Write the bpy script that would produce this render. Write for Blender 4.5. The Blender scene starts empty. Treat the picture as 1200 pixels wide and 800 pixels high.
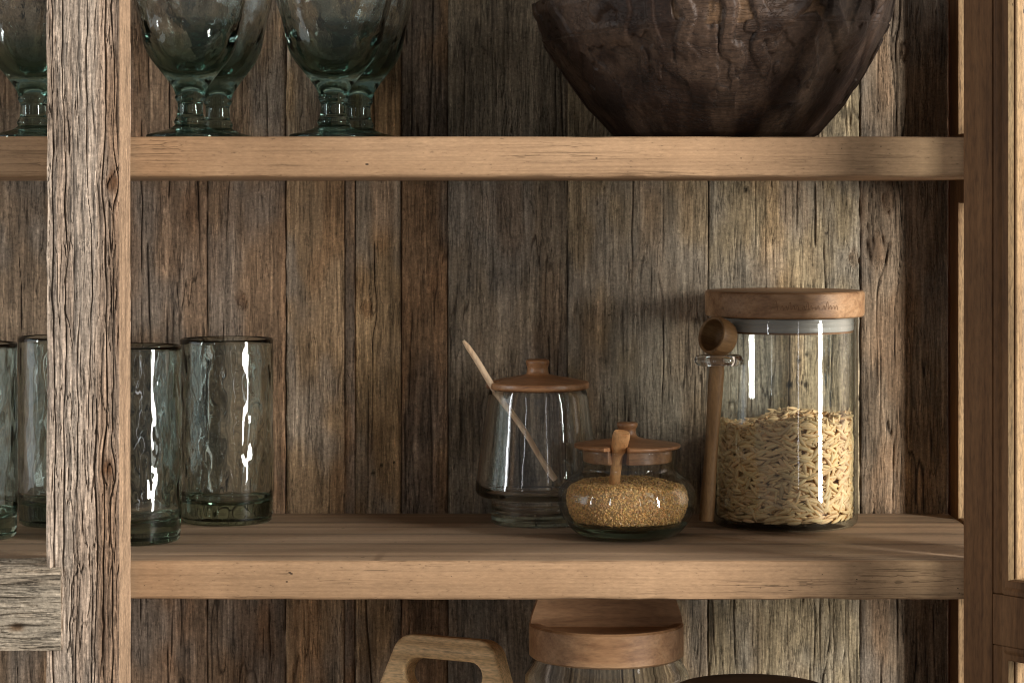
import bpy, bmesh, math, random
import numpy as np
from mathutils import Vector, Matrix

random.seed(7); rng = np.random.default_rng(11)
PI = math.pi
sc = bpy.context.scene
COL = sc.collection

# ------------------------------------------------------------------ frame
# x to the right, y into the cupboard (0 = front edge of the shelves), z up
# (0 = eye height).  All sizes in metres.
CAMY = -1.74
WALL = 0.268            # face of the back boards
TOP_U, BOT_U = 0.0460, 0.0177      # upper shelf
TOP_M, BOT_M = -0.2471, -0.2743    # middle shelf
TOP_L, BOT_L = -0.560, -0.588      # lower shelf (below the picture)
KF = 2950.0
def px(x, D): return (x - 600.0) / KF * D
def pz(y, D): return (238.0 - y) / KF * D

# ------------------------------------------------------------------ noise
def _h(ix, iy, seed):
    n = (ix.astype(np.int64) * 374761393 + iy.astype(np.int64) * 668265263 + seed * 1442695041) & 0xFFFFFFFF
    n = ((n ^ (n >> 13)) * 1274126177) & 0xFFFFFFFF
    n = n ^ (n >> 16)
    return (n & 0xFFFF) / 65535.0
def vn(x, y, seed=0):
    x = np.asarray(x, float); y = np.asarray(y, float)
    x, y = np.broadcast_arrays(x, y)
    ix = np.floor(x); iy = np.floor(y)
    fx = x - ix; fy = y - iy
    fx = fx * fx * fx * (fx * (fx * 6 - 15) + 10); fy = fy * fy * fy * (fy * (fy * 6 - 15) + 10)
    a = _h(ix, iy, seed); b = _h(ix + 1, iy, seed); c = _h(ix, iy + 1, seed); d = _h(ix + 1, iy + 1, seed)
    return (a * (1 - fx) + b * fx) * (1 - fy) + (c * (1 - fx) + d * fx) * fy
def fbm(x, y, seed=0, o=3):
    s = 0; a = 0.5; t = 0
    for i in range(o):
        s = s + a * vn(x * 2 ** i + 17.3 * i, y * 2 ** i + 9.1 * i, seed + 31 * i); t += a; a *= 0.55
    return s / t
def sstep(a, b, x):
    t = np.clip((x - a) / (b - a), 0, 1); return t * t * (3 - 2 * t)
def lin(r, g, b):
    f = lambda c: (c / 255 / 12.92) if c / 255 <= 0.04045 else ((c / 255 + 0.055) / 1.055) ** 2.4
    return np.array([f(r), f(g), f(b)])

# ------------------------------------------------------------------ materials
def newmat(name):
    m = bpy.data.materials.new(name); m.use_nodes = True
    nt = m.node_tree; nt.nodes.clear()
    out = nt.nodes.new('ShaderNodeOutputMaterial')
    return m, nt, out
def N(nt, t, **kw):
    n = nt.nodes.new('ShaderNode' + t)
    for k, v in kw.items():
        if k in n.inputs: n.inputs[k].default_value = v
        else: setattr(n, k, v)
    return n
def L(nt, a, b): nt.links.new(a, b)
def ramp(nt, fac, stops):
    r = N(nt, 'ValToRGB'); cr = r.color_ramp
    while len(cr.elements) < len(stops): cr.elements.new(0.5)
    for e, (p, c) in zip(cr.elements, stops):
        e.position = p; e.color = (c, c, c, 1) if np.isscalar(c) else (*c, 1)
    L(nt, fac, r.inputs[0]); return r.outputs[0]
def coords(nt, scale, loc=(0, 0, 0), src='Object'):
    tc = N(nt, 'TexCoord'); mp = N(nt, 'Mapping')
    mp.inputs['Scale'].default_value = scale; mp.inputs['Location'].default_value = loc
    L(nt, tc.outputs[src], mp.inputs['Vector']); return mp.outputs[0]
def noise(nt, vec, scale=1.0, detail=4.0, rough=0.6, dist=0.0):
    n = N(nt, 'TexNoise'); n.inputs['Scale'].default_value = scale
    n.inputs['Detail'].default_value = detail; n.inputs['Roughness'].default_value = rough
    n.inputs['Distortion'].default_value = dist
    L(nt, vec, n.inputs['Vector']); return n.outputs[0]
def mixc(nt, fac, a, b, mode='MIX'):
    m = N(nt, 'Mix'); m.data_type = 'RGBA'; m.blend_type = mode
    for sock, v in ((m.inputs[0], fac), (m.inputs[6], a), (m.inputs[7], b)):
        if hasattr(v, 'links'): L(nt, v, sock)
        elif np.isscalar(v): sock.default_value = v if sock == m.inputs[0] else (v, v, v, 1)
        else: sock.default_value = (*v, 1)
    return m.outputs[2]
def math_(nt, op, a, b=0.0):
    m = N(nt, 'Math', operation=op)
    for s, v in ((m.inputs[0], a), (m.inputs[1], b)):
        if hasattr(v, 'links'): L(nt, v, s)
        else: s.default_value = v
    return m.outputs[0]

def mat_weathered(name, axis=2, fibre=1.0, rough=0.85, bump=0.0006, fiss=.6):
    """old board: colour comes from the mesh's own 'tone' attribute (stains, streaks and
    shade painted into the cracks), fibres and bump from noise stretched along the grain"""
    m, nt, out = newmat(name)
    at = N(nt, 'Attribute'); at.attribute_name = 'tone'
    s1 = [520, 520, 520]; s1[axis] = 75
    s2 = [330, 330, 330]; s2[axis] = 22
    s4 = [300, 300, 300]; s4[axis] = 20
    n1 = noise(nt, coords(nt, s1), 1, 3, .7)
    n2 = noise(nt, coords(nt, s2, (3, 7, 1)), 1, 4, .7, .5)
    n3 = noise(nt, coords(nt, (430, 430, 430)), 1, 3, .7)
    n4 = noise(nt, coords(nt, s4, (9, 2, 5)), 1, 3, .6, .8)
    mk = noise(nt, coords(nt, [70 if i != axis else 28 for i in range(3)], (4, 4, 4)), 1, 2)
    fis = ramp(nt, math_(nt, 'ABSOLUTE', math_(nt, 'SUBTRACT', n4, .5)), [(.004, 1.0), (.034, 0.0)])
    fis = math_(nt, 'MULTIPLY', fis, ramp(nt, mk, [(.36, 0.0), (.58, 1.0)]))
    f1 = ramp(nt, n1, [(.31, 1 - .68 * fibre), (.43, 1 - .08 * fibre), (.55, 1.0), (.70, 1 + .60 * fibre)])
    f2 = ramp(nt, n2, [(.30, 1 - .30 * fibre), (.5, 1.0), (.70, 1 + .25 * fibre)])
    f3 = ramp(nt, n3, [(.28, .50), (.42, .92), (.55, 1.04), (.72, 1.50)])
    c = mixc(nt, 1.0, at.outputs['Color'], f1, 'MULTIPLY')
    c = mixc(nt, 1.0, c, f2, 'MULTIPLY'); c = mixc(nt, 1.0, c, f3, 'MULTIPLY')
    c = mixc(nt, math_(nt, 'MULTIPLY', fis, fiss), c, mixc(nt, 1.0, c, .2, 'MULTIPLY'))
    h = math_(nt, 'ADD', math_(nt, 'MULTIPLY', n1, .7), math_(nt, 'MULTIPLY', n2, .8))
    h = math_(nt, 'ADD', h, math_(nt, 'MULTIPLY', n3, .4))
    h = math_(nt, 'SUBTRACT', h, math_(nt, 'MULTIPLY', fis, .9))
    b = N(nt, 'Bump'); b.inputs['Distance'].default_value = bump; b.inputs['Strength'].default_value = 1
    L(nt, h, b.inputs['Height'])
    p = N(nt, 'BsdfPrincipled'); p.inputs['Roughness'].default_value = rough
    p.inputs['Specular IOR Level'].default_value = .25
    L(nt, c, p.inputs['Base Color']); L(nt, b.outputs[0], p.inputs['Normal'])
    L(nt, p.outputs[0], out.inputs[0]); return m

def mat_wood(name, dark, mid, light, axis=0, scale=1.0, *a_, streak=0.0, **kw_):
    return _mat_wood(name, dark, mid, light, axis, scale, *a_, streak=streak, **kw_)
def _mat_wood(name, dark, mid, light, axis=0, scale=1.0, rough=.6, pits=0.0, bump=.0002, fibre=.8, loc=(0, 0, 0), spec=.35, band=1.0, coat=0.0, streak=0.0):
    """planed wood, grain along the given axis of the object"""
    m, nt, out = newmat(name)
    a = [85 * scale] * 3; a[axis] = 3.0 * scale
    b_ = [420 * scale] * 3; b_[axis] = 34 * scale
    c_ = [560 * scale] * 3; c_[axis] = 130 * scale
    n1 = noise(nt, coords(nt, a, loc), 1, 5, .6, .5)
    n2 = noise(nt, coords(nt, b_, loc), 1, 4, .6, .5)
    n3 = noise(nt, coords(nt, c_, loc), 1, 2, .6)
    bl = noise(nt, coords(nt, (14 * scale,) * 3, loc), 1, 3, .5)
    col = ramp(nt, n1, [(.28, dark), (.5, mid), (.72, light)])
    if band < 1: col = mixc(nt, band, mid, col)
    col = mixc(nt, 1.0, col, ramp(nt, n2, [(.30, 1 - .55 * fibre), (.43, 1.0), (.72, 1 + .12 * fibre)]), 'MULTIPLY')
    col = mixc(nt, 1.0, col, ramp(nt, n3, [(.30, 1 - .42 * fibre), (.5, 1.0), (.70, 1 + .30 * fibre)]), 'MULTIPLY')
    col = mixc(nt, 1.0, col, ramp(nt, bl, [(.25, .78), (.5, 1.0), (.75, 1.16)]), 'MULTIPLY')
    h = math_(nt, 'ADD', math_(nt, 'MULTIPLY', n2, .8), math_(nt, 'MULTIPLY', n3, .4))
    if streak:
        d_ = [300 * scale] * 3; d_[axis] = 6 * scale
        ns = noise(nt, coords(nt, d_, (6, 1, 3)), 1, 3, .6, .9)
        mk = noise(nt, coords(nt, [26 if i != axis else 9 for i in range(3)], (1, 8, 4)), 1, 2)
        fi = ramp(nt, math_(nt, 'ABSOLUTE', math_(nt, 'SUBTRACT', ns, .5)), [(.004, 1.0), (.030, 0.0)])
        fi = math_(nt, 'MULTIPLY', math_(nt, 'MULTIPLY', fi, ramp(nt, mk, [(.42, 0.0), (.62, 1.0)])), streak)
        col = mixc(nt, fi, col, mixc(nt, 1.0, col, .35, 'MULTIPLY'))
        h = math_(nt, 'SUBTRACT', h, math_(nt, 'MULTIPLY', fi, .6))
        st_ = noise(nt, coords(nt, [40 if i != axis else 12 for i in range(3)], (3, 3, 9)), 1, 4, .65)
        col = mixc(nt, 1.0, col, ramp(nt, st_, [(.30, (.70, .66, .62)), (.5, (1, 1, 1)), (.70, (1.12, 1.12, 1.1))]), 'MULTIPLY')
    if pits:
        v = [230] * 3; v[axis] = 90
        vo = N(nt, 'TexVoronoi'); L(nt, coords(nt, v, loc), vo.inputs['Vector']); vo.inputs['Scale'].default_value = 1
        keep = noise(nt, coords(nt, (60, 60, 60), loc), 1, 2)
        spot = math_(nt, 'LESS_THAN', vo.outputs['Distance'], math_(nt, 'MULTIPLY', math_(nt, 'SUBTRACT', keep, .50), 1.1))
        spot = math_(nt, 'MULTIPLY', spot, pits)
        col = mixc(nt, spot, col, tuple(np.array(dark) * .35))
        h = math_(nt, 'SUBTRACT', h, math_(nt, 'MULTIPLY', spot, 2.0))
    b = N(nt, 'Bump'); b.inputs['Distance'].default_value = bump
    L(nt, h, b.inputs['Height'])
    p = N(nt, 'BsdfPrincipled'); p.inputs['Roughness'].default_value = rough
    p.inputs['Specular IOR Level'].default_value = spec
    p.inputs['Coat Weight'].default_value = coat; p.inputs['Coat Roughness'].default_value = .3
    L(nt, col, p.inputs['Base Color']); L(nt, b.outputs[0], p.inputs['Normal'])
    L(nt, p.outputs[0], out.inputs[0]); return m

def mat_plank_edge(name, mid, axis=0, loc=(0, 0, 0), rough=.72, lines=.5, boards=0.0):
    """sanded reclaimed board: even colour, long faint grain, fine pores, a few checks and worm holes"""
    m, nt, out = newmat(name); mid = np.array(mid)
    def v(ac, al): r = [ac] * 3; r[axis] = al; return r
    big = noise(nt, coords(nt, v(9, 3.5), loc), 1, 4, .6)
    gr = noise(nt, coords(nt, v(260, 2.6), loc), 1, 4, .62, .25)
    gf = noise(nt, coords(nt, v(640, 9), loc), 1, 2, .6)
    po = noise(nt, coords(nt, v(620, 190), loc), 1, 3, .7)
    col = ramp(nt, big, [(.28, tuple(mid * np.array([.78, .74, .70]))), (.5, tuple(mid)), (.74, tuple(mid * np.array([1.13, 1.14, 1.15])))])
    if boards:
        sx = N(nt, 'SeparateXYZ'); tc = N(nt, 'TexCoord'); L(nt, tc.outputs['Object'], sx.inputs[0])
        wob = math_(nt, 'ADD', sx.outputs['Y'], math_(nt, 'MULTIPLY', noise(nt, coords(nt, v(30, 4), loc), 1, 2), .012))
        bn = N(nt, 'TexNoise'); bn.noise_dimensions = '1D'; bn.inputs['Scale'].default_value = 38; bn.inputs['Detail'].default_value = 2; L(nt, wob, bn.inputs['W'])
        col = mixc(nt, 1.0, col, ramp(nt, bn.outputs[0], [(.34, .62), (.45, .95), (.55, 1.06), (.66, 1.36)]), 'MULTIPLY')
    col = mixc(nt, 1.0, col, ramp(nt, gr, [(.30, .80), (.44, .98), (.6, 1.03), (.74, 1.10)]), 'MULTIPLY')
    col = mixc(nt, 1.0, col, ramp(nt, gf, [(.30, .86), (.5, 1.0), (.72, 1.09)]), 'MULTIPLY')
    col = mixc(nt, 1.0, col, ramp(nt, po, [(.27, .48), (.37, .94), (.5, 1.0), (.72, 1.16)]), 'MULTIPLY')
    ck = noise(nt, coords(nt, v(210, 4.2), (5, 2, 7)), 1, 3, .6, .5)
    mk = noise(nt, coords(nt, v(40, 7), (1, 8, 4)), 1, 3)
    fi = ramp(nt, math_(nt, 'ABSOLUTE', math_(nt, 'SUBTRACT', ck, .5)), [(.003, 1.0), (.022, 0.0)])
    fi = math_(nt, 'MULTIPLY', math_(nt, 'MULTIPLY', fi, ramp(nt, mk, [(.50, 0.0), (.62, 1.0)])), lines)
    col = mixc(nt, fi, col, mixc(nt, 1.0, col, .28, 'MULTIPLY'))
    vo = N(nt, 'TexVoronoi'); L(nt, coords(nt, v(210, 120), loc), vo.inputs['Vector']); vo.inputs['Scale'].default_value = 1
    keep = noise(nt, coords(nt, (55, 55, 55), loc), 1, 2)
    spot = math_(nt, 'LESS_THAN', vo.outputs['Distance'], math_(nt, 'MULTIPLY', math_(nt, 'SUBTRACT', keep, .52), .9))
    col = mixc(nt, math_(nt, 'MULTIPLY', spot, .85), col, (.035, .022, .014))
    h = math_(nt, 'ADD', math_(nt, 'MULTIPLY', po, .5), math_(nt, 'MULTIPLY', gr, .7))
    h = math_(nt, 'SUBTRACT', math_(nt, 'SUBTRACT', h, math_(nt, 'MULTIPLY', fi, 1.0)), math_(nt, 'MULTIPLY', spot, 1.5))
    b = N(nt, 'Bump'); b.inputs['Distance'].default_value = .00022; L(nt, h, b.inputs['Height'])
    p = N(nt, 'BsdfPrincipled'); p.inputs['Roughness'].default_value = rough; p.inputs['Specular IOR Level'].default_value = .3
    L(nt, col, p.inputs['Base Color']); L(nt, b.outputs[0], p.inputs['Normal']); L(nt, p.outputs[0], out.inputs[0]); return m

def mat_glass(name, ior=1.5, absorb=None, density=0.0, attr=None, wave=0.0, col=(1, 1, 1)):
    m, nt, out = newmat(name)
    g = N(nt, 'BsdfGlass'); g.inputs['Roughness'].default_value = 0.0; g.inputs['IOR'].default_value = ior; g.inputs['Color'].default_value = (*col, 1)
    if attr:
        at = N(nt, 'Attribute'); at.attribute_name = attr; L(nt, at.outputs['Color'], g.inputs['Color'])
    if wave:
        n = noise(nt, coords(nt, (160, 160, 110)), 1, 2, .5)
        b = N(nt, 'Bump'); b.inputs['Distance'].default_value = wave; L(nt, n, b.inputs['Height'])
        L(nt, b.outputs[0], g.inputs['Normal'])
    L(nt, g.outputs[0], out.inputs[0])
    if absorb:
        v = N(nt, 'VolumeAbsorption'); v.inputs['Color'].default_value = (*absorb, 1); v.inputs['Density'].default_value = density
        L(nt, v.outputs[0], out.inputs['Volume'])
    return m

def mat_thin_glass(name, tint=(.97, .985, .975), edge=(.45, .52, .49), wave=0.0, boost=1.0):
    """thin blown glass: clear sheet, Schlick reflection, darker where seen edge on"""
    m, nt, out = newmat(name)
    lw = N(nt, 'LayerWeight'); lw.inputs['Blend'].default_value = .5
    gl = N(nt, 'BsdfGlossy'); gl.inputs['Roughness'].default_value = 0.0
    if wave:
        n = noise(nt, coords(nt, (120, 120, 70)), 1, 2, .5)
        b = N(nt, 'Bump'); b.inputs['Distance'].default_value = wave; L(nt, n, b.inputs['Height'])
        L(nt, b.outputs[0], gl.inputs['Normal'])
    f5 = math_(nt, 'POWER', lw.outputs['Facing'], 5.0)
    fr = math_(nt, 'ADD', math_(nt, 'MULTIPLY', f5, .9), .042 * boost)
    tr = N(nt, 'BsdfTransparent')
    e = math_(nt, 'POWER', lw.outputs['Facing'], 4.5)
    L(nt, mixc(nt, e, tint, edge), tr.inputs[0])
    mx = N(nt, 'MixShader'); L(nt, fr, mx.inputs[0]); L(nt, tr.outputs[0], mx.inputs[1]); L(nt, gl.outputs[0], mx.inputs[2])
    L(nt, mx.outputs[0], out.inputs[0]); return m

def mat_plain(name, col, rough=.5, var=.15, scale=60, spec=.4, bump=0.0, sss=0.0, attr=None):
    m, nt, out = newmat(name)
    n = noise(nt, coords(nt, (scale,) * 3), 1, 4, .6)
    base = col
    if attr:
        at = N(nt, 'Attribute'); at.attribute_name = attr; base = at.outputs['Color']
    c = mixc(nt, 1.0, base, ramp(nt, n, [(.25, 1 - var), (.5, 1.0), (.75, 1 + var)]), 'MULTIPLY')
    p = N(nt, 'BsdfPrincipled'); p.inputs['Roughness'].default_value = rough; p.inputs['Specular IOR Level'].default_value = spec
    if sss:
        p.inputs['Subsurface Weight'].default_value = sss; p.inputs['Subsurface Radius'].default_value = (1, .6, .3); p.inputs['Subsurface Scale'].default_value = .002
    L(nt, c, p.inputs['Base Color'])
    if bump:
        b = N(nt, 'Bump'); b.inputs['Distance'].default_value = bump; L(nt, n, b.inputs['Height']); L(nt, b.outputs[0], p.inputs['Normal'])
    L(nt, p.outputs[0], out.inputs[0]); return m

# ------------------------------------------------------------------ objects
def link(o, parent=None):
    COL.objects.link(o)
    if parent is not None: o.parent = parent
    return o
def tag(o, label=None, cat=None, group=None, kind=None):
    if label: o['label'] = label
    if cat: o['category'] = cat
    if group: o['group'] = group
    if kind: o['kind'] = kind
    return o
def empty(name, loc, label, cat, group=None, rz=0):
    o = bpy.data.objects.new(name, None); o.empty_display_size = .02
    o.location = loc; o.rotation_euler = (0, 0, rz); link(o)
    return tag(o, label, cat, group)
def mesh_obj(name, V, F, mats, parent=None, smooth=None, loc=(0, 0, 0), tone=None, mi=None):
    me = bpy.data.meshes.new(name)
    V = np.asarray(V, np.float32)
    if isinstance(F, np.ndarray):
        me.vertices.add(len(V)); me.vertices.foreach_set('co', V.ravel())
        k = F.shape[1]; me.loops.add(F.size); me.loops.foreach_set('vertex_index', F.ravel().astype(np.int32))
        me.polygons.add(len(F)); me.polygons.foreach_set('loop_start', np.arange(0, F.size, k, dtype=np.int32))
        me.update(calc_edges=True); me.validate()
    else:
        me.from_pydata([tuple(map(float, v)) for v in V], [], F); me.update()
    for m in (mats if isinstance(mats, (list, tuple)) else [mats]): me.materials.append(m)
    if mi is not None: me.polygons.foreach_set('material_index', np.asarray(mi, np.int32))
    if smooth is not None:
        me.polygons.foreach_set('use_smooth', np.ones(len(me.polygons), bool))
        if smooth < 179: me.set_sharp_from_angle(angle=math.radians(smooth))
    if tone is not None:
        a = me.color_attributes.new('tone', 'FLOAT_COLOR', 'POINT')
        c = np.ones((len(V), 4), np.float32); c[:, :3] = np.clip(tone, 0, 1); a.data.foreach_set('color', c.ravel())
    o = bpy.data.objects.new(name, me); o.location = loc
    return link(o, parent)
def copy_tree(o, parent=None):
    c = o.copy(); COL.objects.link(c)
    if parent is not None: c.parent = parent
    for ch in list(o.children): copy_tree(ch, c)
    return c

def grid_faces(nu, nv, closed_u=False):
    iu = np.arange(nu if closed_u else nu - 1); iv = np.arange(nv - 1)
    U, Vv = np.meshgrid(iu, iv); U = U.ravel(); Vv = Vv.ravel(); U2 = (U + 1) % nu
    return np.stack([Vv * nu + U, Vv * nu + U2, (Vv + 1) * nu + U2, (Vv + 1) * nu + U], 1)

def smooth_profile(pts, n=6):
    """Catmull-Rom through (r,z) points; a point given as (r,z,1) stays a corner"""
    out = []
    P = [(p[0], p[1]) for p in pts]; C = [len(p) > 2 for p in pts]
    for i in range(len(P) - 1):
        p1 = np.array(P[i]); p2 = np.array(P[i + 1])
        p0 = np.array(P[i - 1]) if i > 0 and not C[i] else p1 - (p2 - p1)
        p3 = np.array(P[i + 2]) if i + 2 < len(P) and not C[i + 1] else p2 + (p2 - p1)
        for k in range(n):
            t = k / n
            q = .5 * ((2 * p1) + (-p0 + p2) * t + (2 * p0 - 5 * p1 + 4 * p2 - p3) * t * t + (-p0 + 3 * p1 - 3 * p2 + p3) * t ** 3)
            out.append((max(q[0], 0), q[1]))
    out.append(P[-1]); return out

def lathe(name, prof, mats, parent=None, segs=96, rfun=None, zfun=None, smooth=40, loc=(0, 0, 0), tone=None):
    """revolve (r,z) points; ends on the axis are closed with fans; direction: outside up, inside down"""
    prof = [(float(r), float(z)) for r, z in prof]
    th = np.linspace(0, 2 * PI, segs, endpoint=False)
    V = []; rows = []; F = []; tn = []
    for (r, z) in prof:
        if r < 1e-6:
            rows.append([len(V)]); V.append((0, 0, z)); tn.append((0, z)); continue
        rr = np.full(segs, r); zz = np.full(segs, z)
        if rfun is not None: rr = rfun(th, rr, zz)
        if zfun is not None: zz = zfun(th, rr, zz)
        rows.append(list(range(len(V), len(V) + segs)))
        V.extend(zip(rr * np.sin(th), -rr * np.cos(th), zz)); tn.extend([(r, z)] * segs)
    for a, b in zip(rows[:-1], rows[1:]):
        for i in range(segs):
            j = (i + 1) % segs
            if len(a) == 1 and len(b) == 1: continue
            if len(a) == 1: F.append((a[0], b[j], b[i]))
            elif len(b) == 1: F.append((a[i], a[j], b[0]))
            else: F.append((a[i], a[j], b[j], b[i]))
    tc = None if tone is None else np.array([tone(r, z) for r, z in tn])
    return mesh_obj(name, V, F, mats, parent, smooth, loc, tc)

def box(x0, x1, y0, y1, z0, z1):
    V = [(x, y, z) for z in (z0, z1) for y in (y0, y1) for x in (x0, x1)]
    F = [(0, 2, 3, 1), (4, 5, 7, 6), (0, 1, 5, 4), (2, 6, 7, 3), (0, 4, 6, 2), (1, 3, 7, 5)]
    return V, F
def boxes(name, bl, mats, parent=None, bevel=.001, xf=None, loc=(0, 0, 0), jitter=0):
    V = []; F = []
    for b in bl:
        v, f = box(*b); k = len(V); V += v; F += [tuple(i + k for i in q) for q in f]
    if xf: V = [xf(*v) for v in V]
    o = mesh_obj(name, V, F, mats, parent, None, loc)
    if bevel:
        md = o.modifiers.new('bevel', 'BEVEL'); md.width = bevel; md.segments = 2; md.limit_method = 'ANGLE'
    return o
def tube(name, pts, rad, mats, parent=None, segs=16, closed=False, loc=(0, 0, 0), flat=1.0, fdir=None, caps=True):
    """swept tube; rad may be a list; flat squashes the section along fdir"""
    P = [Vector(p) for p in pts]; n = len(P)
    R = rad if isinstance(rad, (list, tuple)) else [rad] * n
    V = []; F = []
    up = Vector(fdir) if fdir is not None else Vector((0, 0, 1))
    for i in range(n):
        t = (P[(i + 1) % n] - P[i - 1]) if closed else (P[min(i + 1, n - 1)] - P[max(i - 1, 0)])
        t.normalize()
        a = t.cross(up)
        if a.length < 1e-4: a = t.cross(Vector((0, 1, 0)))
        a.normalize(); b = a.cross(t).normalized()
        for k in range(segs):
            an = 2 * PI * k / segs
            V.append(P[i] + a * math.cos(an) * R[i] + b * math.sin(an) * R[i] * flat)
    for i in range(n if closed else n - 1):
        j = (i + 1) % n
        for k in range(segs):
            l = (k + 1) % segs
            F.append((i * segs + k, i * segs + l, j * segs + l, j * segs + k))
    if caps and not closed:
        F.append(tuple(range(segs - 1, -1, -1))); F.append(tuple((n - 1) * segs + k for k in range(segs)))
    o = mesh_obj(name, V, F, mats, parent, 50, loc)
    bm = bmesh.new(); bm.from_mesh(o.data); bmesh.ops.recalc_face_normals(bm, faces=bm.faces); bm.to_mesh(o.data); bm.free()
    return o

# ================================================================== SETTING
M_wall = mat_plain('painted plaster', (.72, .58, .50), .9, .04, 8, .2)
wv, wf = box(-2.2, 2.6, .302, .34, -1.3, 1.5)
tag(mesh_obj('wall', wv, wf, M_wall), 'plain pale plaster wall behind the cupboard', 'wall', kind='structure')

# ================================================================== CUPBOARD
cup = empty('cupboard', (0, .13, -1.2), 'old reclaimed wood cupboard with open shelves, grey post and board back', 'cupboard')
O = Vector(cup.location)
def under(o, p=None):           # keep world coordinates of a mesh that was built in world space
    o.location = (-O.x, -O.y, -O.z); return o

# ---- back boards: one sheet of relief, seams, cracks and stains in the mesh itself
PL = [  # left edge px, right edge px at the wall, colour, ridge mm, cracks, offset mm, blotch, seed
    (-370, -225, (124, 104, 86), .40, 3, 0.2, .6, 21), (-225, -90, (120, 102, 86), .40, 3, -.3, .6, 22),
    (-90, -20, (122, 104, 88), .40, 3, 0.6, .5, 1), (-20, 62, (116, 98, 82), .45, 4, 0.0, .5, 2),
    (62, 152, (118, 98, 82), .40, 3, 0.8, .5, 3),
    (152, 243, (126, 103, 85), .50, 7, -.4, .6, 4), (243, 335, (132, 107, 86), .42, 4, .5, .7, 5),
    (335, 404, (152, 126, 100), .26, 2, 1.0, .6, 6), (404, 416, (144, 114, 88), .2, 0, .5, .4, 7),
    (416, 470, (152, 125, 96), .30, 3, .8, .9, 8), (470, 525, (128, 101, 78), .45, 5, -.6, .8, 9),
    (525, 665, (124, 110, 95), .48, 6, .2, .6, 10), (665, 830, (140, 122, 100), .42, 5, .6, .8, 11),
    (830, 1008, (150, 133, 109), .55, 9, .0, .7, 12), (1008, 1140, (124, 106, 90), .75, 9, .9, .8, 13)]
DW = WALL - CAMY
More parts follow.
